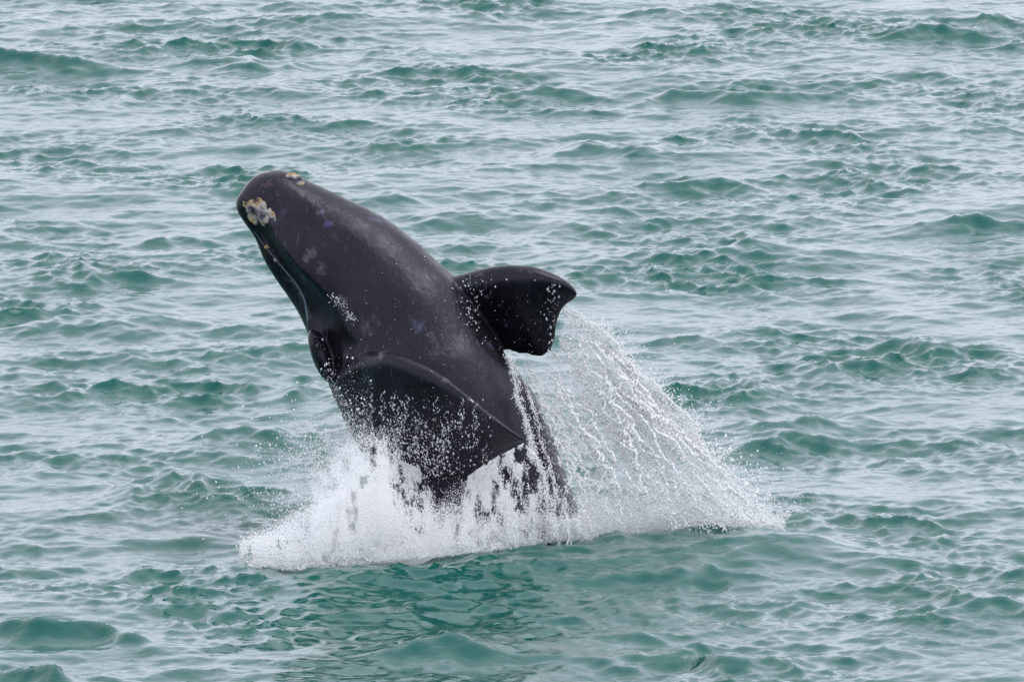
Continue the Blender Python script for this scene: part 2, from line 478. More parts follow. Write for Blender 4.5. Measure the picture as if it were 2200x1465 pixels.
whale = bpy.data.objects.new('whale', None)
COL.objects.link(whale)
whale.empty_display_size = 0.5
whale['label'] = 'black whale breaching belly up out of the sea with both flippers spread'
whale['category'] = 'whale'
body_me.materials.clear(); body_me.materials.append(m_skin)
body = bpy.data.objects.new('body', body_me); COL.objects.link(body); body.parent = whale
bvh = BVHTree.FromObject(body, bpy.context.evaluated_depsgraph_get())

def poly_s(pts, m):
    A = smooth_rows(np.array(pts, float), 6)
    return A[np.linspace(0, len(A) - 1, m).astype(int)]

def hit(px, py):
    d = at(px, py, 0) - CAM
    d = Vector(d).normalized()
    p, nn, i, dist = bvh.ray_cast(Vector(CAM), d)
    return (p, nn) if p is not None else (None, None)

# eye with its folded lids, callosities: rough pale growths on the chin and lip
m_eye, n, l, b = new_mat('eye_gloss')
b.inputs['Base Color'].default_value = (0.012, 0.01, 0.011, 1); b.inputs['Roughness'].default_value = 0.08
p, nn = hit(681, 744)
if p is not None:
    z = nn.normalized(); x = z.orthogonal().normalized(); y = z.cross(x)
    up_ = Vector(UP); y = (up_ - z * up_.dot(z)).normalized(); x = y.cross(z)
    def ring(r0x, r0y, tube, name, mat, parent, lift):
        V, F = [], []
        for i in range(28):
            a = 2 * math.pi * i / 28
            jt = .8 + .4 * float(vnoise(2 + 1.5 * math.cos(a) + tube * 900, 2 + 1.5 * math.sin(a)))
            c = p + x * (r0x * jt * math.cos(a)) + y * (r0y * jt * math.sin(a)) + z * lift
            o_ = (x * math.cos(a) + y * math.sin(a))
            for j in range(8):
                q = 2 * math.pi * j / 8
                V.append(c + o_ * (tube * math.cos(q)) + z * (tube * math.sin(q)))
        for i in range(28):
            for j in range(8):
                F.append((i * 8 + j, ((i + 1) % 28) * 8 + j, ((i + 1) % 28) * 8 + (j + 1) % 8, i * 8 + (j + 1) % 8))
        return mesh_obj(name, [tuple(v) for v in V], F, mat, parent)
    V, F = [], []
    for i in range(10):
        for j in range(20):
            t_, q = math.pi * i / 9, 2 * math.pi * j / 20
            V.append(tuple(p + x * (.035 * math.sin(t_) * math.cos(q)) + y * (.045 * math.sin(t_) * math.sin(q)) + z * (.03 * math.cos(t_) - .004)))
    for i in range(9):
        for j in range(20):
            F.append((i * 20 + j, (i + 1) * 20 + j, (i + 1) * 20 + (j + 1) % 20, i * 20 + (j + 1) % 20))
    eye = mesh_obj('eye', V, F, m_eye, whale)
    ring(.045, .06, .014, 'eyelid', m_skin, eye, 0.004)
    ring(.08, .12, .007, 'eyelid', m_skin, eye, -0.003)

# edge of the lower lip, the light it reflects painted in as a pale colour
m_lip, n, l, b = new_mat('lip_painted_sheen')
b.inputs['Base Color'].default_value = (0.075, 0.115, 0.145, 1); b.inputs['Roughness'].default_value = 0.25
lp = []
for (x_, y_) in poly_s([(546, 497), (558, 514), (571, 532), (594, 560), (612, 581), (632, 604), (646, 626), (656, 650), (660, 676), (662, 698)], 40):
    P0, N0 = hit(x_, y_)
    if P0 is not None: lp.append((P0, N0))
if len(lp) > 4:
    V, F = [], []
    for i, (P0, N0) in enumerate(lp):
        T = (lp[min(i + 1, len(lp) - 1)][0] - lp[max(i - 1, 0)][0]).normalized()
        A = N0.cross(T).normalized(); B = T.cross(A)
        r_ = (.004 + .017 * (i / len(lp)) ** 1.3) * (1 if 0 < i < len(lp) - 1 else .2)
        for j in range(8):
            q = 2 * math.pi * j / 8
            V.append(tuple(P0 + A * (r_ * math.cos(q)) + B * (r_ * math.sin(q) * .8)))
    for i in range(len(lp) - 1):
        for j in range(8):
            F.append((i * 8 + j, i * 8 + (j + 1) % 8, (i + 1) * 8 + (j + 1) % 8, (i + 1) * 8 + j))
    lo = mesh_obj('lip_edge', V, F, m_lip, whale)
    lo['label'] = 'thin rim of the lower lip with its reflected light painted pale blue grey'

# scars and scuffs with places of their own on the skin
n, l = skin_n, skin_l
col = skin_col
nz = n.new('ShaderNodeTexNoise'); nz.inputs['Scale'].default_value = 9; nz.inputs['Detail'].default_value = 6; nz.inputs['Roughness'].default_value = .7
l.new(skin_tc.outputs['Object'], nz.inputs['Vector'])
for (x_, y_, rad, c_, k_) in [(688, 455, .16, (.10, .095, .16), .8), (706, 480, .16, (.07, .065, .15), .9), (664, 545, .22, (.16, .145, .15), .8), (690, 575, .2, (.16, .145, .15), .7),
                             (740, 650, .24, (.14, .125, .13), .8), (790, 700, .3, (.08, .075, .10), .7), (900, 705, .22, (.08, .08, .13), .8), (1048, 637, .10, (.13, .13, .2), .9),
                             (1030, 590, .14, (.10, .10, .16), .7), (1085, 700, .09, (.10, .10, .16), .8), (570, 400, .2, (.09, .05, .065), .8), (990, 640, .3, (.06, .06, .075), .6),
                             (820, 760, .25, (.13, .12, .12), .8), (960, 815, .2, (.12, .11, .12), .8), (600, 470, .3, (.06, .055, .09), .6), (930, 740, .4, (.06, .06, .075), .7)]:
    P0, N0 = hit(x_, y_)
    if P0 is None: continue
    vd = n.new('ShaderNodeVectorMath'); vd.operation = 'DISTANCE'
    l.new(skin_tc.outputs['Object'], vd.inputs[0]); vd.inputs[1].default_value = P0
    mr = n.new('ShaderNodeMapRange'); mr.inputs['From Min'].default_value = 0; mr.inputs['From Max'].default_value = rad * 1.3
    mr.inputs['To Min'].default_value = .22; mr.inputs['To Max'].default_value = -.3
    l.new(vd.outputs['Value'], mr.inputs['Value'])
    ad = n.new('ShaderNodeMath'); ad.operation = 'ADD'
    l.new(mr.outputs[0], ad.inputs[0]); l.new(nz.outputs['Fac'], ad.inputs[1])
    m2 = n.new('ShaderNodeMapRange'); m2.inputs['From Min'].default_value = .56; m2.inputs['From Max'].default_value = .78; m2.inputs['To Max'].default_value = k_
    l.new(ad.outputs[0], m2.inputs['Value'])
    mm = n.new('ShaderNodeMix'); mm.data_type = 'RGBA'
    l.new(m2.outputs[0], mm.inputs[0]); l.new(col, mm.inputs[6]); mm.inputs[7].default_value = (*c_, 1)
    col = mm.outputs[2]
l.new(col, skin_b.inputs['Base Color'])

m_cal, n, l, b = new_mat('callosity')
tcx = n.new('ShaderNodeTexCoord')
nc1 = n.new('ShaderNodeTexNoise'); nc1.inputs['Scale'].default_value = 6.5; nc1.inputs['Detail'].default_value = 5
l.new(tcx.outputs['Object'], nc1.inputs['Vector'])
rc = ramp(n, [(0.36, (0.02, 0.02, 0.03)), (0.43, (0.20, 0.18, 0.19)), (0.50, (0.46, 0.42, 0.36)), (0.56, (0.42, 0.27, 0.12)), (0.66, (0.03, 0.028, 0.04))])
l.new(nc1.outputs['Fac'], rc.inputs[0]); l.new(rc.outputs[0], b.inputs['Base Color'])
b.inputs['Roughness'].default_value = 0.75
nc2 = n.new('ShaderNodeTexNoise'); nc2.inputs['Scale'].default_value = 30
l.new(tcx.outputs['Object'], nc2.inputs['Vector'])
bc = n.new('ShaderNodeBump'); bc.inputs['Distance'].default_value = 0.02
l.new(nc2.outputs['Fac'], bc.inputs['Height']); l.new(bc.outputs[0], b.inputs['Normal'])

def callosity(px, py, rx, ry, rot, lift, label=None):
    nr_, na_ = 12, 40
    V, F = [], []
    c, s_ = math.cos(rot), math.sin(rot)
    for i in range(nr_ + 1):
        for j in range(na_):
            a = 2 * math.pi * j / na_
            edge = 0.58 + 0.85 * float(fbm(2.2 + 2.6 * math.cos(a) + px, 3.1 + 2.6 * math.sin(a) + py, 3))
            q = i / nr_
            u, v = rx * q * edge * math.cos(a), ry * q * edge * math.sin(a)
            X_, Y_ = px + c * u - s_ * v, py + s_ * u + c * v
            P, N = hit(X_, Y_)
            if P is None:
                V.append(V[-1] if V else tuple(at(px, py, 0))); continue
            lump = float(fbm(X_ * 0.11 + 4, Y_ * 0.11, 4))
            hgt = lift * (1 - q ** 3) * (0.25 + 1.3 * lump) - 0.012 * q ** 3
            V.append(tuple(P + N * hgt))
    for i in range(nr_):
        for j in range(na_):
            F.append((i * na_ + j, (i + 1) * na_ + j, (i + 1) * na_ + (j + 1) % na_, i * na_ + (j + 1) % na_))
    return mesh_obj('callosity', V, F, m_cal, whale)
callosity(553, 456, 43, 29, math.radians(50), .013)
callosity(584, 462, 8, 22, math.radians(-30), .009)
callosity(634, 384, 26, 8, math.radians(28), .05)
callosity(573, 531, 6, 5, 0, .03)
callosity(593, 559, 6, 4, 0.6, .03)

# ------------------------------------------------------------------ splash
m_spray, n, l, b = new_mat('white_water')
b.inputs['Base Color'].default_value = (0.985, 0.985, 0.985, 1)
b.inputs['Roughness'].default_value = 0.35
b.inputs['IOR'].default_value = 1.33
trn = n.new('ShaderNodeBsdfTranslucent'); trn.inputs['Color'].default_value = (0.985, 0.985, 0.985, 1)
mxs = n.new('ShaderNodeMixShader'); mxs.inputs[0].default_value = 0.35
l.new(b.outputs[0], mxs.inputs[1]); l.new(trn.outputs[0], mxs.inputs[2])
l.new(mxs.outputs[0], n['Material Output'].inputs[0])

TANP = math.tan(PITCH)
def w_sea(py):
    return (np.asarray(py, float) - 1140) * S / TANP

def mist_group():
    g = bpy.data.node_groups.get('fine_spray')
    if g: return g
    g = bpy.data.node_groups.new('fine_spray', 'GeometryNodeTree')
    g.interface.new_socket('Geometry', in_out='INPUT', socket_type='NodeSocketGeometry')
    g.interface.new_socket('Geometry', in_out='OUTPUT', socket_type='NodeSocketGeometry')
    gi = g.nodes.new('NodeGroupInput'); go = g.nodes.new('NodeGroupOutput')
    na = g.nodes.new('GeometryNodeInputNamedAttribute'); na.data_type = 'FLOAT'; na.inputs['Name'].default_value = 'mist'
    gt = g.nodes.new('FunctionNodeCompare'); gt.data_type = 'FLOAT'; gt.operation = 'GREATER_THAN'; gt.inputs[1].default_value = 1e-5
    mp_ = g.nodes.new('GeometryNodeMeshToPoints')
    smt = g.nodes.new('GeometryNodeSetMaterial'); smt.inputs['Material'].default_value = m_spray
    jn = g.nodes.new('GeometryNodeJoinGeometry')
    L = g.links
    L.new(na.outputs['Attribute'], gt.inputs[0])
    L.new(gi.outputs[0], mp_.inputs['Mesh']); L.new(gt.outputs[0], mp_.inputs['Selection']); L.new(na.outputs['Attribute'], mp_.inputs['Radius'])
    L.new(mp_.outputs[0], smt.inputs[0]); L.new(smt.outputs[0], jn.inputs[0]); L.new(gi.outputs[0], jn.inputs[0])
    L.new(jn.outputs[0], go.inputs[0])
    return g

class Drops:
    def __init__(self): self.P, self.R, self.D, self.K, self.M, self.MR, self.mist, self.T = [], [], [], [], [], [], False, []
    def add(self, pts, r, d=None, k=1.0):
        m = len(pts)
        if m == 0: return
        if self.mist:
            self.M.append(pts); self.MR.append(np.broadcast_to(r, (m,)).astype(float)); return
        if d is None: d = np.tile([0.0, 0.0, 1.0], (m, 1))
        self.P.append(pts); self.R.append(np.broadcast_to(r, (m,)).astype(float)); self.D.append(d)
        self.K.append(np.broadcast_to(k, (m,)).astype(float))
    def tube(self, pts, rad):
        self.T.append((np.asarray(pts), np.asarray(rad)))
    def build(self, name, label):
        P = np.vstack(self.P); R = np.concatenate(self.R); D = np.vstack(self.D); K = np.concatenate(self.K)
        keep = P[:, 2] > sea_height(P[:, 0], P[:, 1]) - 0.03
        P, R, D, K = P[keep], R[keep], D[keep], K[keep]
        tiny = R < .0056                                   # the finest drops join the mist
        self.M.append(P[tiny]); self.MR.append(R[tiny])
        P, R, D, K = P[~tiny], R[~tiny], D[~tiny], K[~tiny]
        D = D + rng.normal(0, 0.25, D.shape); D /= np.linalg.norm(D, axis=1)[:, None]
        A = np.cross(D, rng.normal(size=D.shape)); A /= np.linalg.norm(A, axis=1)[:, None]
        B = np.cross(D, A)
        r = R[:, None]; e = D * r * K[:, None]
        V = np.stack([P + e, P - e, P + A * r, P - A * r, P + B * r, P - B * r], 1).reshape(-1, 3)
        f = np.array([[0, 2, 4], [0, 4, 3], [0, 3, 5], [0, 5, 2], [1, 4, 2], [1, 3, 4], [1, 5, 3], [1, 2, 5]])
        F = (np.arange(len(P))[:, None, None] * 6 + f[None]).reshape(-1, 3)
        if self.T:
            TV, TF, o0 = [], [], len(V)
            for (pp, rr_) in self.T:
                k = len(pp); t_ = np.gradient(pp, axis=0); t_ /= np.linalg.norm(t_, axis=1)[:, None] + 1e-9
                a_ = np.cross(t_, [0.0, 1.0, 0.15]); a_ /= np.linalg.norm(a_, axis=1)[:, None] + 1e-9
                b_ = np.cross(t_, a_)
                an = np.arange(5) * 2 * np.pi / 5
                ring_ = pp[:, None] + rr_[:, None, None] * (a_[:, None] * np.cos(an)[None, :, None] + b_[:, None] * np.sin(an)[None, :, None])
                TV.append(ring_.reshape(-1, 3))
                i_, j_ = np.meshgrid(np.arange(k - 1), np.arange(5), indexing='ij')
                A0 = i_ * 5 + j_; A1 = i_ * 5 + (j_ + 1) % 5
                q4 = np.stack([A0, A1, A1 + 5, A0 + 5], -1).reshape(-1, 4) + o0
                TF.append(q4[:, [0, 1, 2]]); TF.append(q4[:, [0, 2, 3]])
                o0 += k * 5
            V = np.vstack([V] + TV); F = np.vstack([F] + TF)
        if self.M:
            M = np.vstack(self.M); MR = np.concatenate(self.MR)
            keep = M[:, 2] > sea_height(M[:, 0], M[:, 1]) - 0.02
            M, MR = M[keep], MR[keep]
            nv = len(V); V = np.vstack([V, M])
        o = mesh_obj(name, V, F, m_spray)
        if self.M:
            at_ = o.data.attributes.new('mist', 'FLOAT', 'POINT')
            at_.data.foreach_set('value', np.r_[np.zeros(nv), MR].astype(np.float32))
            md_ = o.modifiers.new('fine_spray', 'NODES'); md_.node_group = mist_group()
            print(name, 'mist', len(M))
        o['kind'] = 'stuff'; o['label'] = label
        print(name, len(P))
        return o

def size(m, a=.0035, b_=.013, p=2.5):
    if a > .0019: b_ = b_ * 1.35
    return a + (b_ - a) * rng.random(m) ** p

def poly(pts, t):
    pts = np.asarray(pts, float)
    d = np.r_[0, np.cumsum(np.hypot(*np.diff(pts[:, :2], axis=0).T))]; d /= d[-1]
    return np.stack([np.interp(t, d, pts[:, k]) for k in range(pts.shape[1])], -1)

def strand(D, pts, m, jit, w, wj=.05, rmin=.004, rmax=.012, wob=8):
    """a thread of water along a polyline of pixels: drops crowded on a wavering line"""
    m = int(m * .6)
    t = np.sort(rng.random(m))
    q = poly(pts, t)
    ph = rng.random() * 50
    q[:, 0] += wob * (fbm(t * 9 + ph, t * 0 + ph, 3) - .5) * 2
    w_ = np.interp(t, np.linspace(0, 1, len(np.atleast_1d(w))), np.atleast_1d(w))
    br = vnoise(t * 14 + ph, t * 0 + 9)
    k = br > 0.22
    nn_ = 44
    ts = np.linspace(0.02, .98, nn_); qs = poly(pts, ts)
    qs[:, 0] += wob * (fbm(ts * 9 + ph, ts * 0 + ph, 3) - .5) * 2
    ws = np.interp(ts, np.linspace(0, 1, len(np.atleast_1d(w))), np.atleast_1d(w))
    rs_ = (rmin * .5 + (rmax - rmin) * 1.1 * vnoise(ts * 22 + ph, ts * 0 + 2) ** 2) * np.sin(np.pi * ts) ** .3 * np.clip((vnoise(ts * 14 + ph, ts * 0 + 9) - .2) * 6, 0.02, 1)
    D.tube(at(qs[:, 0], qs[:, 1], ws), rs_)
    px = q[:, 0] + rng.normal(0, jit, m) * (0.4 + br); py = q[:, 1] + rng.normal(0, jit * .6, m)
    D.add(at(px, py, w_ + rng.normal(0, wj, m))[k], size(m, rmin, rmax)[k], None, 1 + rng.random(m)[k])

# --- the curtain thrown off the far flipper
cur = Drops()
SRC = [(1216, 652), (1203, 690), (1195, 740), (1172, 768), (1140, 768), (1112, 764)]
LND = [(1668, 1142), (1585, 1150), (1500, 1152), (1400, 1158), (1330, 1164), (1268, 1172)]
def curtain_map(u, v):
    a = poly(SRC, v); b2 = poly(LND, v)
    bow = 14 * np.sin(np.pi * u)
    px = a[:, 0] + (b2[:, 0] - a[:, 0]) * u ** .95 + bow * .6
    py = a[:, 1] + (b2[:, 1] - a[:, 1]) * u ** 1.03 - bow * .4
    amp = 14 + 60 * u
    px = px + amp * (fbm(v * 7, u * 8 + 4, 4) - .5) * 1.3 + np.exp(-v / .10) * (20 + 50 * u) * (fbm(u * 11 + 2, v * 3, 4) - .42) * 1.6
    py = py + amp * (fbm(v * 7 + 30, u * 8, 4) - .5)
    w0 = 0.05 + 0 * v; w1 = w_sea(b2[:, 1])
    return px, py, w0 - .5 * v + (w1 - w0 - .4 * v) * u, a, b2
def curtain(m, v, u, thr, wsd, rmin, rmax, sx=26, sy=5, gain=4):
    px, py, wm, a, b2 = curtain_map(u, v)
    fr_ = np.clip(1.25 - u - .55 * (1 - np.clip(v / .22, 0, 1)) * 1.0, 0, 1) * 3        # the outer edge breaks up before it lands
    cl = fbm(v * sx + 3 * u, u * sy + 1.7, 4)
    keep = rng.random(m) < np.clip((cl - thr) * gain + u ** 4 * .6, 0, 1) * np.clip(fr_ + .12, 0, 1)
    w_ = wm + rng.normal(0, 1, m) * wsd * (0.3 + u)
    d = np.stack([(b2[:, 0] - a[:, 0]), 0 * u, -(b2[:, 1] - a[:, 1])], -1); d = d / np.linalg.norm(d, axis=1)[:, None]
    cur.add(at(px, py, w_)[keep], size(m, rmin, rmax)[keep], d[keep], (1 + 1.2 * rng.random(m))[keep])
m = 36000
curtain(m, rng.random(m), rng.random(m) ** .5, .57, .22, .003, .010, 20, 8)
m = 12000
curtain(m, rng.random(m) ** 3 * .5, rng.random(m) ** .8, .46, .12, .003, .010, 40, 6)
m = 3200
curtain(m, np.abs(rng.normal(0, .06, m)), rng.random(m) ** .85 * .85, .36, .06, .004, .013, 40, 14, 6)
cur.mist = True
m = 150000
curtain(m, rng.random(m), rng.random(m) ** .5, .53, .22, .0016, .0046, 16, 6, 4)
m = 60000
curtain(m, rng.random(m) ** 2.5 * .6, rng.random(m) ** .8, .38, .12, .0016, .0045, 40, 6)
cur.mist = False
for i in range(110):
    v0 = rng.random() ** 1.6; v1 = np.clip(v0 + rng.normal(0, .10), 0, 1)
    u0 = rng.random() * .45; u1 = u0 + .25 + .5 * rng.random()
    uu = np.linspace(u0, min(u1, 1.0), 9)
    a = poly(SRC, np.full(9, v0)); b2 = poly(LND, np.linspace(v0, v1, 9))
    q = a + (b2 - a) * uu[:, None]
    q[:, 0] += 10 * np.sin(np.pi * uu)
    strand(cur, q, int(300 + 400 * rng.random()), 1.0 + 1.6 * rng.random(), w_sea(b2[:, 1]) * uu, .04, .0035, .012, 26)
for i in range(16):
    v0 = .02 + .75 * rng.random(); v1 = np.clip(v0 + rng.normal(0, .12), 0, 1)
    uu = np.linspace(.05 + .2 * rng.random(), .7 + .25 * rng.random(), 9)
    a = poly(SRC, np.full(9, v0)); b2 = poly(LND, np.linspace(v0, v1, 9))
    q = a + (b2 - a) * uu[:, None]
    q[:, 0] += 10 * np.sin(np.pi * uu)
    strand(cur, q, 260, 2.0, w_sea(b2[:, 1]) * uu + .25, .03, .004, .020, 22)
m = 3000
u_ = .08 + .9 * rng.random(m); px, py, wm, a, b2 = curtain_map(u_, 0 * u_)
o_ = rng.exponential(1.0, m) * (6 + 22 * u_)
cur.add(at(px + o_ * .8, py - o_ * .55 + rng.normal(0, 5, m), wm + rng.normal(0, .15, m)), size(m, .0028, .011, 4), None, 1 + .5 * rng.random(m))
# flying drops ahead of the curtain
m = 900
t = rng.random(m)
cur.add(at(1420 + 240 * t + rng.normal(0, 28, m), 920 + 210 * t + rng.normal(0, 34, m), rng.normal(0, .3, m)), size(m, .003, .02, 4), None, 1 + .6 * rng.random(m))
m = 160
t = rng.random(m)
cur.add(at(1500 + 150 * t + rng.normal(0, 20, m), 975 + 150 * t + rng.normal(0, 26, m), rng.normal(0, .3, m)), size(m, .008, .024, 2), None, 1 + .4 * rng.random(m))
# the thin torn film of water between the threads
m_film, n, l, b = new_mat('water_film')
b.inputs['Base Color'].default_value = (0.95, 0.97, 0.98, 1); b.inputs['Roughness'].default_value = .4
tr2 = n.new('ShaderNodeBsdfTranslucent'); tr2.inputs['Color'].default_value = (.95, .97, .98, 1)
mw = n.new('ShaderNodeMixShader'); mw.inputs[0].default_value = .45
l.new(b.outputs[0], mw.inputs[1]); l.new(tr2.outputs[0], mw.inputs[2])
tp = n.new('ShaderNodeBsdfTransparent')
av = n.new('ShaderNodeAttribute'); av.attribute_name = 'flow'
mpf = n.new('ShaderNodeMapping'); mpf.inputs['Scale'].default_value = (4.5, 15, 1); mpf.inputs['Rotation'].default_value = (0, 0, .12)
l.new(av.outputs['Vector'], mpf.inputs[0])
nf1 = n.new('ShaderNodeTexNoise'); nf1.inputs['Scale'].default_value = 1.0; nf1.inputs['Detail'].default_value = 7; nf1.inputs['Roughness'].default_value = .68; nf1.inputs['Distortion'].default_value = .7
l.new(mpf.outputs[0], nf1.inputs['Vector'])
mra = n.new('ShaderNodeMapRange'); mra.inputs['From Min'].default_value = .40; mra.inputs['From Max'].default_value = .68; mra.inputs['To Max'].default_value = .42
l.new(nf1.outputs['Fac'], mra.inputs['Value'])
sx_ = n.new('ShaderNodeSeparateXYZ'); l.new(av.outputs['Vector'], sx_.inputs[0])
edg = n.new('ShaderNodeMapRange'); edg.inputs['From Min'].default_value = .0; edg.inputs['From Max'].default_value = .10
l.new(sx_.outputs['Y'], edg.inputs['Value'])
mu_ = n.new('ShaderNodeMath'); mu_.operation = 'MULTIPLY'
l.new(mra.outputs[0], mu_.inputs[0]); l.new(edg.outputs[0], mu_.inputs[1])
mo = n.new('ShaderNodeMixShader')
l.new(mu_.outputs[0], mo.inputs[0]); l.new(tp.outputs[0], mo.inputs[1]); l.new(mw.outputs[0], mo.inputs[2])
l.new(mo.outputs[0], n['Material Output'].inputs[0])
uu_, vv_ = np.meshgrid(np.linspace(.015, .99, 110), np.linspace(.0, .99, 90), indexing='ij')
for k_, dw in enumerate((.0, -.3)):
    px, py, wm, a, b2 = curtain_map(uu_.ravel(), np.clip(vv_.ravel() + .03 * k_, 0, 1))
    P_ = at(px, py, wm + dw + .25 * (fbm(vv_.ravel() * 6 + 9 * k_, uu_.ravel() * 4, 3) - .5))
    fo = mesh_obj('water_film', P_, grid_faces(110, 90), m_film)
    fa = fo.data.attributes.new('flow', 'FLOAT_VECTOR', 'POINT')
    fa.data.foreach_set('vector', np.stack([uu_.ravel() + k_ * 3.3, vv_.ravel(), 0 * uu_.ravel()], -1).astype(np.float32).ravel())
    fo['kind'] = 'stuff'; fo['label'] = ('torn translucent film of water hanging below the far flipper', 'farther torn film of water just behind the one below the far flipper')[k_]
cur.build('spray_curtain', 'white curtain of spray streaming from the raised far flipper')

# --- plume up the whale's left side and the low burst at its foot
plu = Drops()
FRONT = [(525, 1205), (560, 1222), (640, 1228), (760, 1216), (900, 1202), (1000, 1193), (1100, 1180), (1180, 1168), (1260, 1164), (1340, 1156), (1420, 1146), (1520, 1142), (1600, 1142), (1670, 1142)]
FX = np.array(FRONT, float)
def front(px): return np.interp(px, FX[:, 0], FX[:, 1])
def burst(m, x0, x1, hx, hh, thr, rmin, rmax, depth=1.4, p=1.0, lean=0.0, gain=3.5, bias=0.0, hmax=2.6):
    px = x0 + (x1 - x0) * rng.random(m)
    H = np.interp(px, hx, hh)
    h = rng.exponential(1.0, m) ** p * H
    back = depth * rng.random(m)                    # metres behind the front edge
    py0 = front(px)
    wg = w_sea(py0) - back
    py = 1140 + wg * TANP / S - h
    px = px + lean * h + rng.normal(0, 4, m)
    cl = fbm(px * .05 + 7, py * .03 + 31, 4)
    keep = (rng.random(m) < np.clip((cl - thr) * gain + bias, 0, 1)) & (h < H * hmax)
    plu.add(at(px, py, wg)[keep], size(m, rmin, rmax)[keep], None, (1 + rng.random(m))[keep])
plu.mist = True
burst(120000, 520, 860, [520, 580, 660, 740, 860], [10, 26, 55, 85, 100], .28, .0018, .0048, 1.6, 1.0, 0, 3.5, .12)
burst(120000, 680, 850, [680, 760, 850], [90, 130, 140], .30, .0016, .0048, 1.6, .7, -.08, 3.5, .14, 1.9)
burst(90000, 820, 1280, [820, 1280], [55, 50], .25, .0018, .0048, 1.2)
burst(60000, 1240, 1680, [1240, 1400, 1500, 1600, 1680], [45, 50, 44, 30, 8], .25, .0018, .0048, 1.0)
plu.mist = False
burst(30000, 520, 860, [520, 580, 660, 740, 860], [8, 22, 45, 70, 90], .30, .003, .010, 1.4, 1.0, 0, 3.5, .12)
burst(16000, 690, 850, [690, 760, 850], [80, 120, 130], .34, .0025, .0085, 1.6, .7, -.08, 3.5, .16, 1.9)
burst(14000, 520, 900, [520, 600, 900], [10, 26, 40], .2, .003, .011, 1.8)
burst(22000, 820, 1280, [820, 1280], [40, 40], .22, .003, .010, 1.2)
burst(17000, 1240, 1680, [1240, 1400, 1500, 1600, 1680], [34, 40, 34, 24, 6], .2, .003, .010, 1.0)
# thin drops drifting left of the plume
plu.mist = True
m = 26000
px = 800 - np.abs(rng.normal(0, 85, m)); py = 1020 + rng.normal(0, 85, m) + (800 - px) * .25
plu.add(at(px, py, rng.normal(.8, .4, m)), size(m, .0016, .0045))
plu.mist = False
m = 6500
px = 800 - np.abs(rng.normal(0, 115, m)); py = 1010 + rng.normal(0, 85, m) + (800 - px) * .25
plu.add(at(px, py, rng.normal(.8, .4, m)), size(m, .003, .013, 3), None, 1 + .5 * rng.random(m))
plu.mist = True
m = 14000
px = rng.normal(745, 28, m); py = rng.normal(1095, 38, m)
plu.add(at(px, py, rng.normal(1.0, .3, m)), size(m, .0016, .0048))
plu.mist = False
m = 1300
px = rng.normal(745, 28, m); py = rng.normal(1095, 38, m)
plu.add(at(px, py, rng.normal(1.0, .3, m)), size(m, .003, .009))
m = 700
px = 500 + 90 * rng.random(m) ** .6; py = 1180 + rng.normal(0, 14, m)
plu.add(at(px, py, w_sea(py) - .1), size(m, .003, .010, 2.5))
plu.build('spray_plume', 'white burst of spray around the foot of the whale and up its left side')

# --- veil falling in front of the body from the near flipper, and the streams on the belly
vei = Drops()
TOPX = [800, 850, 900, 940, 990, 1030, 1060, 1125, 1180, 1260]
TOPY = [975, 985, 1005, 1080, 1036, 1005, 985, 952, 1000, 1090]
def veil(m, x0, x1, p, thr, gain, rmin, rmax, wf):
    px = x0 + (x1 - x0) * rng.random(m)
    top = np.interp(px, TOPX, TOPY); bot = front(px) - 4
    u = rng.random(m) ** p
    py = top + (bot - top) * u
    cl = fbm(px * .06 + 12.3, py * .028 + 2.7, 5)
    gap = np.exp(-((px - 965) / 32) ** 2) * (py < 1105) * .30 + np.exp(-((px - (1195 + (py - 980) * .33)) / 26) ** 2) * (py < 1115) * .55 \
        + np.exp(-((px - 842) / 18) ** 2) * (py < 1100) * .14
    keep = rng.random(m) < np.clip((cl - thr - gap) * gain + .25 * u ** 3, 0, 1)
    w_ = wf + (w_sea(bot) - wf) * u + rng.normal(0, .08, m)
    vei.add(at(px, py, w_)[keep], size(m, rmin, rmax)[keep], None, (1.2 + 1.5 * rng.random(m))[keep])
veil(34000, 815, 1262, .8, .44, 3.5, .0025, .008, 1.35)
veil(6000, 1000, 1180, .9, .38, 4, .003, .009, 1.5)
veil(7500, 996, 1150, 1.1, .38, 4, .003, .009, 1.5)
veil(6500, 800, 925, 1.1, .38, 4, .003, .009, 1.15)
vei.mist = True
veil(110000, 815, 1262, .75, .42, 3.0, .0016, .0042, 1.3)
veil(60000, 996, 1150, 1.1, .38, 4.0, .0016, .0045, 1.5)
veil(44000, 800, 925, 1.1, .38, 4.5, .0016, .0045, 1.15)
vei.mist = False
for i in range(40):
    x0 = 830 + 400 * rng.random(); y0 = float(np.interp(x0, TOPX, TOPY)) + 60 * rng.random()
    if 930 < x0 < 990: continue
    strand(vei, [(x0, y0), (x0 + rng.normal(0, 8), y0 + 60), (x0 + rng.normal(4, 14), y0 + 90 + 60 * rng.random())], 130, 1.8, [1.4, 1.5, 1.6], .05, .003, .008, 6)
for q in range(5):
    o_ = rng.normal(0, 5)
    strand(vei, [(1092 + o_, 762), (1106 + o_, 805), (1108 + o_, 850), (1128 + o_, 905), (1142 + o_, 950), (1162 + o_, 1005), (1182 + o_, 1075), (1196 + o_, 1150)], 900, 4.5, [.9, 1.0, 1.15, 1.3, 1.5], .05, .003, .009, 14)
for q in range(3):
    o_ = rng.normal(0, 4)
    strand(vei, [(1128 + o_, 812), (1150 + o_, 880), (1170 + o_, 950), (1190 + o_, 1010), (1200 + o_, 1080)], 420, 2.5, [.4, .7, 1.0, 1.2], .04, .003, .007, 9)

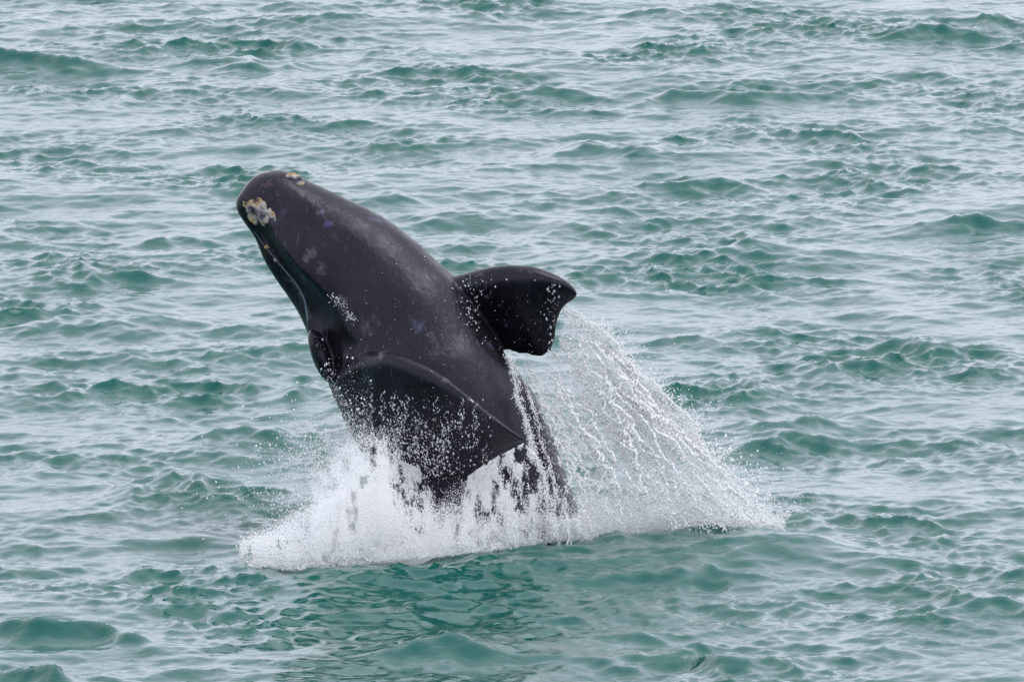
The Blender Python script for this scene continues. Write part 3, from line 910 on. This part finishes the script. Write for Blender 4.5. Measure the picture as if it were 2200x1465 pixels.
# drops and runnels sitting on the wet skin
def on_skin(m, fx, rmin, rmax, k=1.0, p=3):
    P_, D_ = [], []
    for _ in range(m):
        x_, y_ = fx()
        P0, N0 = hit(x_, y_)
        if P0 is None: continue
        P_.append(tuple(P0 + N0 * 0.004)); D_.append((N0.cross(Vector((1, 0, .1))).normalized())[:])
    if P_: vei.add(np.array(P_), size(len(P_), rmin, rmax, p), np.array(D_), k)
on_skin(900, lambda: (random.triangular(770, 1100, 890), random.triangular(830, 1040, 1000)), .0025, .012, 1.8, 4)
on_skin(900, lambda: (random.triangular(760, 1000, 850), random.triangular(880, 1060, 1000)), .003, .012, 1.8, 4)
on_skin(60, lambda: (random.uniform(995, 1215), random.uniform(590, 760)), .003, .010, 1.5)
on_skin(90, lambda: (random.gauss(1188, 8), random.uniform(610, 760)), .003, .012, 2.0)
on_skin(90, lambda: (random.gauss(1010, 14), random.uniform(590, 700)), .003, .010, 1.6)
on_skin(70, lambda: (random.uniform(780, 1080), random.uniform(520, 800)), .002, .008, 1.0)
on_skin(140, lambda: (lambda t: (712 + 52 * t + random.gauss(0, 6), 632 + 60 * t + random.gauss(0, 4)))(random.random()), .003, .010, 1.0)  # white drops standing in for glints of light along the jaw ridge
on_skin(240, lambda: (lambda t: (700 + 60 * t + random.gauss(0, 9), 790 + 140 * t + random.gauss(0, 6)))(random.random()), .003, .011, 2.0)
on_skin(800, lambda: (lambda t: (1150 + 100 * t + random.gauss(0, 16), 850 + 260 * t))(random.random()), .003, .012, 1.2, 2)
for i in range(26):
    x0, y0 = random.uniform(775, 1050), random.uniform(840, 960)
    pts = []
    for k in range(30):
        P0, N0 = hit(x0 + 5 * math.sin(k * .4 + i), y0 + k * random.uniform(1.2, 2.4))
        if P0 is not None: pts.append(tuple(P0 + N0 * .005))
    if pts: vei.add(np.array(pts), size(len(pts), .003, .008), None, 2.0)
vei.build('spray_veil', 'lacy veil of water running off the near flipper and down the belly')

# --- foam heaped along the water in front of the whale
xs = np.linspace(520, 1675, 420)
ds = np.linspace(0, 1, 26)
XS, DS = np.meshgrid(xs, ds, indexing='ij')
wid = np.interp(xs, [520, 580, 700, 900, 1200, 1300, 1500, 1675], [.3, 1.2, 2.0, 2.0, 1.8, 1.6, 1.2, .3])[:, None]
hgt = np.interp(xs, [520, 560, 620, 760, 900, 1200, 1330, 1500, 1600, 1675], [.0, .16, .30, .36, .30, .24, .22, .26, .16, .0])[:, None]
G0 = on_sea(XS, front(XS) - 6)
GX = G0[..., 0]; GY = G0[..., 1] + DS * wid
bump = fbm(GX * 2.1, GY * 2.1, 5); spk = fbm(GX * 9, GY * 9 + 40, 4)
prof = np.sin(np.pi * np.clip(DS, 0, 1) ** .6)
GZ = sea_height(GX, GY) - .05 + prof * hgt * (0.25 + 1.3 * bump) + prof * .10 * (spk - .45)
m_foam, n, l, b = new_mat('foam')
b.inputs['Base Color'].default_value = (0.96, 0.965, 0.97, 1); b.inputs['Roughness'].default_value = 0.6
tcx = n.new('ShaderNodeTexCoord')
nf = n.new('ShaderNodeTexNoise'); nf.inputs['Scale'].default_value = 22; nf.inputs['Detail'].default_value = 6; nf.inputs['Roughness'].default_value = .7
l.new(tcx.outputs['Object'], nf.inputs['Vector'])
bf = n.new('ShaderNodeBump'); bf.inputs['Distance'].default_value = .05; bf.inputs['Strength'].default_value = .8
l.new(nf.outputs['Fac'], bf.inputs['Height']); l.new(bf.outputs[0], b.inputs['Normal'])
foam = mesh_obj('foam', np.stack([GX, GY, GZ], -1).reshape(-1, 3), grid_faces(len(xs), len(ds)), m_foam)
foam['kind'] = 'stuff'; foam['label'] = 'white foam heaped on the water at the foot of the whale'
